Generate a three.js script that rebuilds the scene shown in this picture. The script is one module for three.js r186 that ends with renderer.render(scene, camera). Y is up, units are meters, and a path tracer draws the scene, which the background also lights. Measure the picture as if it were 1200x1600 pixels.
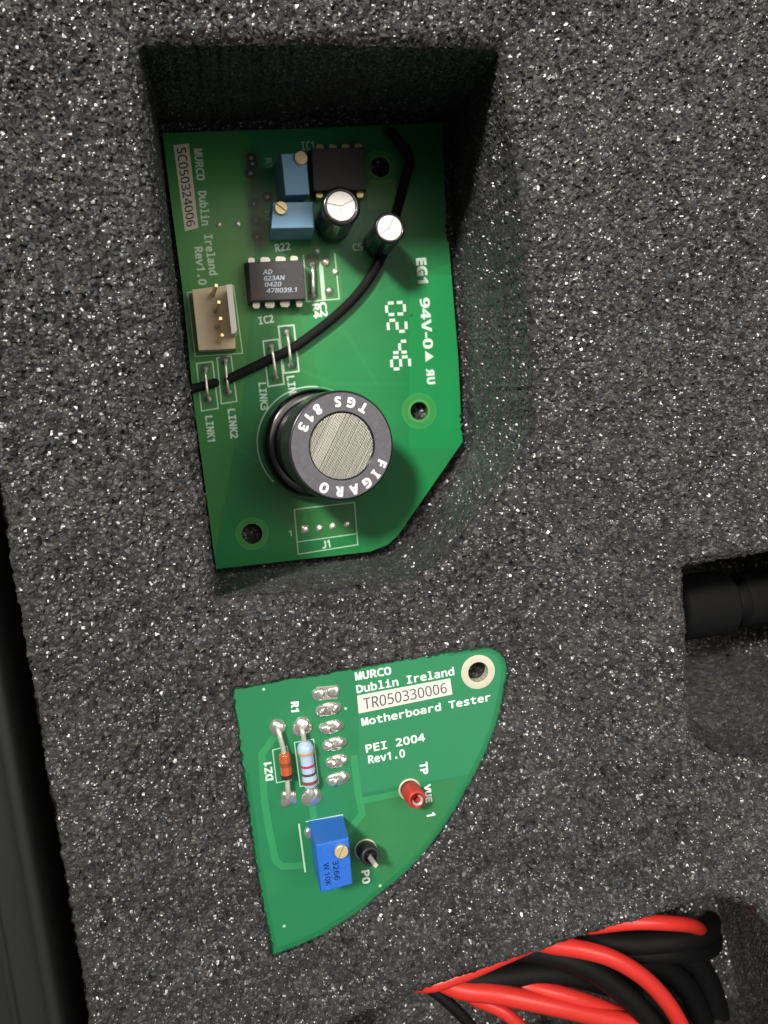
import * as THREE from 'three';
import { mergeGeometries, mergeVertices, toCreasedNormals } from 'three/addons/utils/BufferGeometryUtils.js';

// ------------------------------------------------------------------ camera, light, exposure
const scene = new THREE.Scene();
const MM = 0.001, F = 1200, H = 104, NADIR = [390, 660];      // lens in pixels of a 1200 x 1600 frame, height over the foam in mm, the point straight below
const camera = new THREE.PerspectiveCamera(2 * Math.atan(800 / F) * 180 / Math.PI, 0.75, 0.005, 20);
const down = new THREE.Vector3((NADIR[0] - 600) / F, -(NADIR[1] - 800) / F, -1).normalize();
const axY = down.clone().negate(), axZ = new THREE.Vector3(0, -1, 0).addScaledVector(axY, axY.y).normalize(), axX = new THREE.Vector3().crossVectors(axY, axZ);
const toWorld = new THREE.Matrix4().makeBasis(axX, axY, axZ).transpose();
camera.position.set(0, H * MM, 0);
camera.focus = 0.114; camera.userData.fStop = 36;
camera.quaternion.setFromRotationMatrix(toWorld);
scene.background = new THREE.Color(0.068, 0.069, 0.07);
const aim = new THREE.Vector3(0.02, 0, 0.01);
const key = new THREE.SpotLight(0xfffaf3, 12.3);
key.position.copy(aim).addScaledVector(new THREE.Vector3(-0.58, 1, -0.60).normalize(), 1.6);
key.target.position.set(0.055, 0, -0.01); key.angle = 0.15; key.penumbra = 0.95; key.castShadow = true; key.shadow.radius = 6;
key.shadow.mapSize.set(2048, 2048); key.shadow.camera.near = 0.5; key.shadow.camera.far = 3;
scene.add(key, key.target);
function fillLamp(color, intensity, w, h, dir, dist) {
  const l = new THREE.RectAreaLight(color, intensity, w, h);
  l.position.copy(aim).addScaledVector(new THREE.Vector3(...dir).normalize(), dist); l.lookAt(aim); scene.add(l);
}
fillLamp(0xfffaf0, 4.7, 0.9, 0.7, [0.6, 1, -0.4], 1.5);
fillLamp(0xfff4dc, 1.3, 1.1, 1.1, [-0.25, 1, -0.55], 1.5);  // unseen fill, added to lift the shadows on the larger board
fillLamp(0xfff8f0, 0.4, 1.5, 1.2, [0.5, 1, 0.3], 1.9);  // unseen fill, added so the lacquer catches a haze of glare
const renderer = new THREE.WebGLRenderer({ antialias: true });
renderer.toneMapping = THREE.LinearToneMapping; renderer.toneMappingExposure = 1;
renderer.shadowMap.enabled = true; renderer.shadowMap.type = THREE.PCFSoftShadowMap;

// ------------------------------------------------------------------ helpers
const ray = new THREE.Vector3();
function P(px, py, h = 0) {                       // the point at height h (mm) that is seen at a pixel of the 1200 x 1600 frame
  ray.set((px - 600) / F, -(py - 800) / F, -1).applyMatrix4(toWorld);
  const t = (h - H) / ray.y;
  return new THREE.Vector3(ray.x * t * MM, h * MM, ray.z * t * MM);
}
let seed = 7;
const rnd = () => { seed = (seed + 0x6d2b79f5) | 0; let t = Math.imul(seed ^ (seed >>> 15), 1 | seed); t = (t + Math.imul(t ^ (t >>> 7), 61 | t)) ^ t; return ((t ^ (t >>> 14)) >>> 0) / 4294967296; };
const rr = (a, b) => a + (b - a) * rnd();
const names = new Map();
function numbered(n) { const k = names.get(n) || 0; names.set(n, k + 1); return k ? `${n}_${String(k).padStart(3, '0')}` : n; }
function thing(name, label, category, at, kind, group) {
  const o = new THREE.Group(); o.name = numbered(name); o.position.copy(at); scene.add(o);
  o.userData = { label, category }; if (kind) o.userData.kind = kind; if (group) o.userData.group = group;
  o.userData.at = undefined; base.set(o, at.clone()); return o;
}
const base = new Map();
function part(name, geo, mat, parent, label) {    // geometry in world metres becomes a child of parent
  const b = base.get(parent); geo.translate(-b.x, -b.y, -b.z);
  const m = new THREE.Mesh(geo, mat); m.name = name; m.castShadow = m.receiveShadow = true; parent.add(m); base.set(m, b);
  if (label) m.userData.label = label;
  return m;
}
const std = (o) => new THREE.MeshPhysicalMaterial(o);
const lin = (r, g, b) => new THREE.Color().setRGB(r, g, b);
function canvas(w, h) { const c = document.createElement('canvas'); c.width = w; c.height = h; return c; }
function canvasTex(c) { const t = new THREE.CanvasTexture(c); t.colorSpace = THREE.SRGBColorSpace; t.anisotropy = 8; return t; }
function tube(pts, r, seg = 40, rad = 10, closed = false) { return new THREE.TubeGeometry(new THREE.CatmullRomCurve3(pts, closed, 'centripetal'), seg, r * MM, rad, closed); }
function capped(pts, r, seg = 40, rad = 10) {      // tube with rounded ends
  const t = tube(pts, r, seg, rad), s = (p) => new THREE.SphereGeometry(r * MM, rad, 6).translate(p.x, p.y, p.z);
  return mergeGeometries([t, s(pts[0]), s(pts[pts.length - 1])]);
}
// block between a lower and an upper outline (clockwise on the picture: TL TR BR BL ...); edge softened by c mm. Group 0 sides, group 1 top (uv over the first four corners)
function loft(lo, hi, c = 0.15) {
  const n = hi.length, cen = hi.reduce((a, p) => a.add(p), new THREE.Vector3()).divideScalar(n);
  const inset = hi.map((p) => p.clone().lerp(cen, Math.min(0.4, c * MM / p.distanceTo(cen) * 1.3)));
  const outer = hi.map((p, i) => p.clone().lerp(lo[i], c * MM / p.distanceTo(lo[i])));
  const mid = inset.map((p, i) => p.clone().lerp(outer[i], 0.5).lerp(hi[i], 0.45));
  const rings = [lo, outer, mid, inset], pos = [], uv = [];
  const tri = (...v) => v.forEach((p) => { pos.push(p.x, p.y, p.z); uv.push(0, 0); });
  for (let k = 0; k < 3; k++) for (let i = 0; i < n; i++) {
    const j = (i + 1) % n, a = rings[k][i], b = rings[k][j], d = rings[k + 1][i], e = rings[k + 1][j];
    tri(b, a, d); tri(b, d, e);
  }
  const cl = lo.reduce((a, p) => a.add(p), new THREE.Vector3()).divideScalar(n);
  for (let i = 0; i < n; i++) tri(lo[i], lo[(i + 1) % n], cl);
  const sides = pos.length / 3, q = [[0, 1], [1, 1], [1, 0], [0, 0]];
  const top = (i) => { const p = inset[i]; pos.push(p.x, p.y, p.z); uv.push(...(q[i] || [0.5, 0.5])); };
  for (let i = 1; i < n - 1; i++) { top(0); top(i + 1); top(i); }
  const g = new THREE.BufferGeometry();
  g.setAttribute('position', new THREE.Float32BufferAttribute(pos, 3)); g.setAttribute('uv', new THREE.Float32BufferAttribute(uv, 2));
  g.computeVertexNormals(); g.addGroup(0, sides, 0); g.addGroup(sides, pos.length / 3 - sides, 1);
  return g;
}
const quad = (pts, h) => pts.map(([x, y]) => P(x, y, h));
const drop = (pts, h) => pts.map((p) => new THREE.Vector3(p.x, h * MM, p.z));
const Y = new THREE.Vector3(0, 1, 0);
function along(geo, a, b) {                       // puts a geometry built along +y from the origin at a, pointing to b
  const q = new THREE.Quaternion().setFromUnitVectors(Y, b.clone().sub(a).normalize());
  return geo.applyQuaternion(q).translate(a.x, a.y, a.z);
}
const lathe = (pts, n = 40) => new THREE.LatheGeometry(pts.map(([r, y]) => new THREE.Vector2(r * MM, y * MM)), n);
const rod = (a, b, r, n = 12) => along(new THREE.CylinderGeometry(r * MM, r * MM, a.distanceTo(b), n).translate(0, a.distanceTo(b) / 2, 0), a, b);

// ------------------------------------------------------------------ foam: cut cells, each a small tilted facet
function hash(i, j, s) { let h = Math.imul(i, 0x27d4eb2d) ^ Math.imul(j, 0x165667b1) ^ Math.imul(s, 0x9e3779b1); h = Math.imul(h ^ (h >>> 15), 0x85ebca6b); h = Math.imul(h ^ (h >>> 13), 0xc2b2ae35); return (h ^ (h >>> 16)) >>> 0; }
const CELL = 0.52;
function lumps(u, v, s) {                         // smooth unevenness, -1 to 1
  const i = Math.floor(u), j = Math.floor(v), a = u - i, b = v - j, p = a * a * (3 - 2 * a), q = b * b * (3 - 2 * b), g = (x, y) => (hash(x, y, s) & 65535) / 32767.5 - 1;
  return (g(i, j) * (1 - p) + g(i + 1, j) * p) * (1 - q) + (g(i, j + 1) * (1 - p) + g(i + 1, j + 1) * p) * q;
}
const cellOut = { h: 0, r: 0, g: 0, b: 0 };
function foamCell(u, v, s) {                      // u, v in mm
  const x = u / CELL, y = v / CELL, ix = Math.floor(x), iy = Math.floor(y);
  let d1 = 9, d2 = 9, id = 0, cx = 0, cy = 0;
  for (let j = -1; j <= 1; j++) for (let i = -1; i <= 1; i++) {
    const k = hash(ix + i, iy + j, s), px = ix + i + ((k & 1023) / 1023), py = iy + j + (((k >>> 10) & 1023) / 1023);
    const d = (px - x) * (px - x) + (py - y) * (py - y);
    if (d < d1) { d2 = d1; d1 = d; id = k; cx = px; cy = py; } else if (d < d2) d2 = d;
  }
  const a = hash(id, 11, s), b = hash(id, 23, s);
  const f = (k, sh) => ((k >>> sh) & 255) / 255;
  const m = 0.6 * lumps(u / 2.6, v / 2.6, s + 50) + 0.4 * lumps(u / 1.3, v / 1.3, s + 60), big = lumps(u / 11, v / 11, s + 70), k = 1 + 0.35 * m;
  const t1 = k * (f(a, 0) + f(a, 8) + f(a, 16) - 1.5) * 0.76, t2 = k * (f(b, 0) + f(b, 8) + f(b, 16) - 1.5) * 0.76;
  const pit = f(a, 24) < 0.08 ? -0.22 : 0;
  cellOut.h = 0.12 * m + CELL * (t1 * (x - cx) + t2 * (y - cy)) + (f(b, 24) - 0.5) * 0.2 + pit - 0.06 * Math.exp(-Math.pow((Math.sqrt(d2) - Math.sqrt(d1)) / 0.12, 2));
  const odd = f(b, 7) > 0.965 ? 4 : 1, l = (0.033 + 0.027 * f(id, 3) * f(id, 3)) * (1 + 0.28 * m + 0.14 * big) + (pit ? -0.015 : 0) + (f(id, 14) > 0.94 ? 0.03 : 0), tint = (f(a, 12) - 0.5) * odd;
  cellOut.r = l * (1.0 + 0.10 * tint); cellOut.g = l * (1 + 0.03 * (f(b, 5) - 0.5)); cellOut.b = l * (1.0 - 0.12 * tint);
  return cellOut;
}
const soft = (u, v) => 0.22 * Math.sin(u * 0.31 + 1.3 * Math.sin(v * 0.17)) + 0.17 * Math.sin(v * 0.43 + 1.7 * Math.sin(u * 0.21)) + 0.07 * Math.sin(u * 1.1 + v * 0.9);
const foamMat = std({ vertexColors: true, roughness: 0.29, ior: 1.5 });
const world2 = (pts, h = 0) => pts.map(([x, y]) => { const p = P(x, y, h); return [p.x / MM, p.z / MM]; });
function densify(top, bot, step = 0.2) {          // both outlines, matched point by point, in even steps
  const t = [], b = [];
  for (let i = 0; i < top.length; i++) {
    const j = (i + 1) % top.length, n = Math.max(1, Math.round(Math.hypot(top[j][0] - top[i][0], top[j][1] - top[i][1]) / step));
    for (let k = 0; k < n; k++) { const f = k / n; t.push([top[i][0] + (top[j][0] - top[i][0]) * f, top[i][1] + (top[j][1] - top[i][1]) * f]); b.push([bot[i][0] + (bot[j][0] - bot[i][0]) * f, bot[i][1] + (bot[j][1] - bot[i][1]) * f]); }
  }
  return [t, b];
}
function relax(p, times) { for (let k = 0; k < times; k++) p = p.map((q, i) => { const a = p[(i + p.length - 1) % p.length], b = p[(i + 1) % p.length]; return [(a[0] + 2 * q[0] + b[0]) / 4, (a[1] + 2 * q[1] + b[1]) / 4]; }); return p; }
function ragged(p, amp) { let w = p.map(() => rnd() - 0.5); for (let k = 0; k < 2; k++) w = w.map((x, i) => (w[(i + w.length - 1) % w.length] + 2 * x + w[(i + 1) % w.length]) / 4); return p.map((q, i) => { const a = p[(i + p.length - 1) % p.length], b = p[(i + 1) % p.length], l = Math.hypot(b[0] - a[0], b[1] - a[1]) || 1; return [q[0] + (b[1] - a[1]) / l * w[i] * amp, q[1] - (b[0] - a[0]) / l * w[i] * amp]; }); }
function simplify(p, step) { const o = [p[0]]; for (const q of p) { const l = o[o.length - 1]; if (Math.hypot(q[0] - l[0], q[1] - l[1]) > step) o.push(q); } return o; }
function nearest(poly, x, y) {                    // signed distance (positive outside), nearest point
  let best = 1e9, nx = 0, ny = 0, inside = false;
  for (let i = 0, j = poly.length - 1; i < poly.length; j = i++) {
    const [ax, ay] = poly[j], [bx, by] = poly[i], dx = bx - ax, dy = by - ay;
    let t = ((x - ax) * dx + (y - ay) * dy) / (dx * dx + dy * dy || 1); t = t < 0 ? 0 : t > 1 ? 1 : t;
    const qx = ax + dx * t, qy = ay + dy * t, d = (x - qx) * (x - qx) + (y - qy) * (y - qy);
    if (d < best) { best = d; nx = qx; ny = qy; }
    if ((ay > y) !== (by > y) && x < ((bx - ax) * (y - ay)) / (by - ay) + ax) inside = !inside;
  }
  return [Math.sqrt(best) * (inside ? -1 : 1), nx, ny];
}
const box = (p) => p.reduce((b, q) => [Math.min(b[0], q[0]), Math.min(b[1], q[1]), Math.max(b[2], q[0]), Math.max(b[3], q[1])], [1e9, 1e9, -1e9, -1e9]);
// a sheet of foam over a grid, kept where keep(x, z) says [distance inside the sheet, nearest border point]
function foamSheet(xs, zs, keep, yOf, s) {
  const W = xs.length, D = zs.length, pos = new Float32Array(W * D * 3), col = new Float32Array(W * D * 3), sd = new Float32Array(W * D), idx = [];
  for (let j = 0; j < D; j++) for (let i = 0; i < W; i++) {
    let x = xs[i], z = zs[j];
    const o = j * W + i, gap = Math.max(i ? x - xs[i - 1] : 0, j ? z - zs[j - 1] : 0) || 0.2;
    let [d, nx, nz, round] = keep(x, z);
    if (Math.abs(d) < gap * 0.62) { x = nx; z = nz; d = 0; }
    sd[o] = d;
    const c = foamCell(x, z, s);
    const ew = round ?? 1.7, edge = d < ew ? 0.6 * ew * Math.pow(1 - Math.max(0, d) / ew, 2) : 0;
    pos[o * 3] = x * MM; pos[o * 3 + 1] = (yOf + c.h + soft(x, z) - edge) * MM; pos[o * 3 + 2] = z * MM;
    col[o * 3] = c.r; col[o * 3 + 1] = c.g; col[o * 3 + 2] = c.b;
  }
  for (let j = 0; j + 1 < D; j++) for (let i = 0; i + 1 < W; i++) {
    const a = j * W + i, b = a + 1, c = a + W, d = c + 1;
    const ok = (p, q, r) => { if (sd[p] >= 0 && sd[q] >= 0 && sd[r] >= 0) idx.push(p, q, r); };
    if ((i + j) & 1) { ok(a, c, b); ok(b, c, d); } else { ok(a, c, d); ok(a, d, b); }
  }
  const g = new THREE.BufferGeometry();
  g.setAttribute('position', new THREE.BufferAttribute(pos, 3)); g.setAttribute('color', new THREE.BufferAttribute(col, 3)); g.setIndex(idx);
  return g;
}
function foamWall(top, bot, y0, y1, s, flip, rowStep = 0.25) {
  const n = top.length, rows = Math.max(2, Math.round((y0 - y1) / rowStep)), pos = [], col = [], idx = [];
  let run = 0; const us = top.map((p, i) => (i ? (run += Math.hypot(p[0] - top[i - 1][0], p[1] - top[i - 1][1])) : 0));
  for (let r = 0; r <= rows; r++) for (let i = 0; i <= n; i++) {
    const k = i % n, f = r / rows, a = top[(k + n - 2) % n], b = top[(k + 2) % n], l = Math.hypot(b[0] - a[0], b[1] - a[1]) || 1;
    const y = y0 + (y1 - y0) * f, c = foamCell(us[k], y, s), h = (r ? c.h * 0.75 : 0) * (flip ? 1 : -1);
    pos.push((top[k][0] + (bot[k][0] - top[k][0]) * f + (b[1] - a[1]) / l * h) * MM, y * MM, (top[k][1] + (bot[k][1] - top[k][1]) * f - (b[0] - a[0]) / l * h) * MM);
    col.push(c.r, c.g, c.b);
  }
  for (let r = 0; r < rows; r++) for (let i = 0; i < n; i++) { const a = r * (n + 1) + i, b = a + 1, c = a + n + 1, d = c + 1; flip ? idx.push(a, b, c, b, d, c) : idx.push(a, c, b, b, c, d); }
  const g = new THREE.BufferGeometry();
  g.setAttribute('position', new THREE.Float32BufferAttribute(pos, 3)); g.setAttribute('color', new THREE.Float32BufferAttribute(col, 3)); g.setIndex(idx);
  return g;
}
const B1 = -34, B2 = -0.7;                         // heights of the two board faces (mm)
const board1Px = [[254, 208], [470, 201], [691, 192], [697, 350], [694, 354], [699, 358], [695, 363], [699, 367], [697, 373], [701, 378], [716, 560], [720, 646], [717, 650], [721, 655], [718, 660], [722, 664], [719, 670], [722, 675], [723, 690], [622, 836], [606, 851], [578, 862], [338, 889], [331, 840], [318, 740], [304, 640], [285, 450], [265, 300]];
const board2Px = [[363, 1075], [450, 1060], [520, 1049], [620, 1031], [700, 1017], [740, 1011], [764, 1011], [780, 1017], [789, 1029], [792, 1045], [790, 1065], [782, 1105], [773, 1140], [760, 1172], [748, 1197], [735, 1222], [716, 1256], [692, 1294], [668, 1326], [645, 1352], [620, 1374], [595, 1394], [568, 1418], [535, 1440], [505, 1459], [470, 1475], [426, 1492], [412, 1420], [398, 1340], [380, 1210]];
const pockets = [
  { name: 'deep', depth: 36.6, floor: 1, top: [[213, 66], [500, 64], [781, 73], [815, 300], [834, 560], [836, 650], [815, 715], [700, 868], [645, 908], [500, 924], [338, 936], [326, 840], [300, 640], [262, 420], [232, 205]],
    bot: [[246, 193], [480, 186], [703, 180], [709, 380], [724, 560], [729, 660], [730, 700], [664, 828], [598, 870], [480, 881], [335, 895], [324, 840], [296, 640], [272, 420], [252, 235]], r: 8, rag: 0.5 },
  { name: 'side', depth: 27, floor: 1, top: [[1070, 886], [1200, 864], [1345, 840], [1370, 1200], [1200, 1196], [1120, 1178], [1084, 1150], [1077, 1020]],
    bot: [[1000, 830], [1120, 800], [1260, 780], [1290, 1030], [1200, 1024], [1110, 1022], [1010, 1022], [1000, 930]], r: 8, rag: 0.5 },
  { name: 'lead', depth: 34, floor: 1, top: [[440, 1660], [560, 1594], [640, 1560], [870, 1482], [1000, 1441], [1098, 1411], [1122, 1407], [1180, 1420], [1225, 1480], [1275, 1660], [1290, 1800], [600, 1900]],
    bot: [[400, 1560], [500, 1500], [600, 1440], [820, 1380], [960, 1340], [1040, 1330], [1090, 1370], [1118, 1405], [1132, 1460], [1172, 1640], [1190, 1720], [600, 1800]], r: 6, rag: 0.5 },
  { name: 'tester', depth: 3.4, floor: 1, top: board2Px, bot: board2Px, r: 1, rag: 0.5, own: B2 },
];
const foamThing = thing('foam_insert', 'dark charcoal open-cell foam insert with cutouts holding the green circuit boards', 'foam insert', new THREE.Vector3(0, 0, 0), 'structure');
{
  const cs = [[0, 0], [1200, 0], [1200, 1600], [0, 1600]].map(([x, y]) => P(x, y)), x0 = Math.min(...cs.map((p) => p.x)) / MM, x1 = Math.max(...cs.map((p) => p.x)) / MM, z0 = Math.min(...cs.map((p) => p.z)) / MM, z1 = Math.max(...cs.map((p) => p.z)) / MM;
  const line = (a, b) => { const o = []; const far = 26; let v = a - far; while (v < a) { o.push(v); v += v < a - 4 ? 0.7 : 0.3; } for (v = a; v < b; v += 0.17) o.push(v); for (v = b; v < b + far; v += v > b + 4 ? 0.7 : 0.3) o.push(v); return o; };
  const A = P(-1, 785), B = P(137, 1600), sl = (B.x - A.x) / (B.z - A.z), lx = (z) => (A.x + (z * MM - A.z) * sl) / MM;
  const outer = [[lx(z0 - 24), z0 - 24], [x1 + 24, z0 - 24], [x1 + 24, z1 + 24], [lx(z1 + 24), z1 + 24]];
  for (const p of pockets) {
    const h = p.own ?? 0, [t, b] = densify(world2(p.top, h), world2(p.bot, p.own !== undefined ? h : -p.depth), 0.2);
    p.t = ragged(relax(t, p.r), p.rag); p.b = relax(b, p.r); p.poly = simplify(p.t, 0.3); p.box = box(p.poly);
  }
  const [ot] = densify(outer, outer, 0.25), edge = ragged(ot, 0.7), edgePoly = simplify(edge, 0.4);
  const xs = line(x0, x1), zs = line(z0, z1);
  const keep = (x, z) => {
    let best = [1e9, 0, 0];
    const le = (x - lx(z));                        // near the foam's outer border only the left side matters closely
    if (le < 2 || x > x1 + 22 || z < z0 - 22 || z > z1 + 22) { const q = nearest(edgePoly, x, z); best = [-q[0], q[1], q[2], 1.7]; }
    for (const p of pockets) { if (x < p.box[0] - 1 || z < p.box[1] - 1 || x > p.box[2] + 1 || z > p.box[3] + 1) continue; const q = nearest(p.poly, x, z); if (q[0] < best[0]) { best = q; best[3] = p.own !== undefined ? 0.6 : 1.7; } }
    return best;
  };
  part('top_face', foamSheet(xs, zs, keep, 0, 3), foamMat, foamThing);
  let s = 20;
  for (const p of pockets) {
    part('cutout_wall', foamWall(p.t, p.b, p.own !== undefined ? -0.3 : -0.95, -p.depth, s++, false, 0.17), foamMat, foamThing);
    const bb = box(p.b), gx = [], gz = []; for (let v = bb[0] - 1; v < bb[2] + 1; v += 0.35) gx.push(v); for (let v = bb[1] - 1; v < bb[3] + 1; v += 0.35) gz.push(v);
    const poly = simplify(p.b, 0.5);
    part('cutout_floor', foamSheet(gx, gz, (x, z) => { const q = nearest(poly, x, z); return [-q[0] + 0.5, q[1], q[2], 0.01]; }, -p.depth + 0.3, s++), foamMat, foamThing);
  }
  part('outer_side', foamWall(edge, edge, -0.95, -37.5, s++, true, 0.5), foamMat, foamThing);
  // the case: floor and the moulded wall beside the foam
  const caseMat = std({ color: lin(0.018, 0.019, 0.020), roughness: 0.45, bumpMap: grainTexture(), bumpScale: 0.00006 });
  const ct = thing('carrying_case', 'black moulded plastic case wall running beside the left edge of the foam', 'carrying case', new THREE.Vector3(outer[3][0] * MM, -0.0385, outer[3][1] * MM), 'structure');
  const a = new THREE.Vector3(outer[0][0] * MM, 0, outer[0][1] * MM), b = new THREE.Vector3(outer[3][0] * MM, 0, outer[3][1] * MM), u = b.clone().sub(a).normalize(), n = new THREE.Vector3(-u.z, 0, u.x);
  if (n.x > 0) n.negate();
  const prof = [[4.6, -38.5], [4.4, -9], [4.3, -5.2], [4.55, -4.2], [5.1, -3.6], [5.8, -3.5], [6.4, -3.9], [6.7, -4.7], [7.0, -5.4], [8.2, -5.7], [10.4, -5.8], [10.7, -5.2], [11.1, -5.0], [11.6, -5.1], [12.0, -5.6], [14, -6], [19, -6.3], [20, -7], [20, -38.5]];
  const L = a.distanceTo(b), pos = [], uv = [], idx = [], N = 60;
  for (let i = 0; i <= N; i++) prof.forEach(([o, y], k) => { const p = a.clone().addScaledVector(u, L * i / N).addScaledVector(n, o * MM); pos.push(p.x, y * MM, p.z); uv.push(L * i / N / 0.02, k * 0.1); });
  for (let i = 0; i < N; i++) for (let k = 0; k + 1 < prof.length; k++) { const p = i * prof.length + k, q = p + prof.length; idx.push(p, p + 1, q, p + 1, q + 1, q); }
  let g = new THREE.BufferGeometry(); g.setAttribute('position', new THREE.Float32BufferAttribute(pos, 3)); g.setAttribute('uv', new THREE.Float32BufferAttribute(uv, 2)); g.setIndex(idx); g.computeVertexNormals();
  part('case_wall', g, caseMat, ct);
  const w = 0.2; part('case_floor', new THREE.BoxGeometry(w, 0.002, 0.25).translate((x0 + x1) / 2 * MM, -0.0395, (z0 + z1) / 2 * MM), caseMat, ct);
}
function grainTexture() {
  const n = 256, d = new Uint8Array(n * n * 4);
  for (let i = 0; i < n * n; i++) { const v = 90 + rnd() * 90; d[i * 4] = d[i * 4 + 1] = d[i * 4 + 2] = v; d[i * 4 + 3] = 255; }
  const t = new THREE.DataTexture(d, n, n); t.wrapS = t.wrapT = THREE.RepeatWrapping; t.magFilter = THREE.LinearFilter; t.needsUpdate = true; t.repeat.set(2, 2); return t;
}

// ------------------------------------------------------------------ materials
const M = {
  solder: std({ color: lin(0.80, 0.78, 0.72), metalness: 0.82, roughness: 0.22 }),
  dullSolder: std({ color: lin(0.36, 0.36, 0.33), metalness: 0.5, roughness: 0.45 }),
  brass: std({ color: lin(0.82, 0.66, 0.38), metalness: 0.5, roughness: 0.38 }),
  gold: std({ color: lin(0.85, 0.70, 0.38), metalness: 0.85, roughness: 0.3 }),
  tin: std({ color: lin(0.85, 0.80, 0.71), metalness: 0.6, roughness: 0.32 }),
  steel: std({ color: lin(0.55, 0.56, 0.58), metalness: 1, roughness: 0.18 }),
  alu: std({ color: lin(0.86, 0.85, 0.82), metalness: 0.1, roughness: 0.6 }),
  blackPlastic: std({ color: lin(0.016, 0.016, 0.017), roughness: 0.45 }),
  chip: std({ color: lin(0.040, 0.037, 0.039), roughness: 0.55 }),
  sleeve: std({ color: lin(0.012, 0.012, 0.014), roughness: 0.22, clearcoat: 0.5, clearcoatRoughness: 0.15 }),
  cable: std({ color: lin(0.007, 0.007, 0.007), roughness: 0.8, specularIntensity: 0.6 }),
  blue1: std({ color: lin(0.20, 0.40, 0.60), roughness: 0.5 }),
  blue2: std({ color: lin(0.022, 0.14, 0.58), roughness: 0.42 }),
  ivory: std({ color: lin(0.72, 0.58, 0.40), roughness: 0.5 }),
  white: std({ color: lin(0.88, 0.86, 0.80), roughness: 0.5 }),
  edge: std({ color: lin(0.05, 0.16, 0.06), roughness: 0.6 }),
  redSleeve: std({ color: lin(0.50, 0.03, 0.025), roughness: 0.4 }),
  cream: std({ color: lin(0.66, 0.63, 0.50), roughness: 0.45, metalness: 0.2 }),
};

// ------------------------------------------------------------------ printed boards
function shapeOf(pts) { const s = new THREE.Shape(); pts.forEach((p, i) => (i ? s.lineTo(p.x, -p.z) : s.moveTo(p.x, -p.z))); return s; }
function board(px, holes, h, scale, draw) {        // returns the geometry and the painted face
  const w = px.map(([x, y]) => P(x, y, h)), s = shapeOf(w);
  for (const [cx, cy, r] of holes) { const c = P(cx, cy, h), p = new THREE.Path(); p.absarc(c.x, -c.z, r * MM, 0, Math.PI * 2, true); s.holes.push(p); }
  const g = new THREE.ExtrudeGeometry(s, { depth: 0.0016, bevelEnabled: false, curveSegments: 40 }).rotateX(-Math.PI / 2).translate(0, h * MM - 0.0016, 0);
  const b = w.reduce((a, p) => [Math.min(a[0], p.x), Math.min(a[1], p.z), Math.max(a[2], p.x), Math.max(a[3], p.z)], [9, 9, -9, -9]);
  const c = canvas(Math.round((b[2] - b[0]) * scale * 1000), Math.round((b[3] - b[1]) * scale * 1000)), k = c.getContext('2d');
  const at = (x, y) => { const p = P(x, y, h); return [(p.x - b[0]) / (b[2] - b[0]) * c.width, (p.z - b[1]) / (b[3] - b[1]) * c.height]; };
  draw(k, c, at, scale);
  const pos = g.attributes.position, uv = g.attributes.uv;
  for (let i = 0; i < pos.count; i++) uv.setXY(i, (pos.getX(i) - b[0]) / (b[2] - b[0]), 1 - (pos.getZ(i) - b[1]) / (b[3] - b[1]));
  return [g, c];
}
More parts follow.
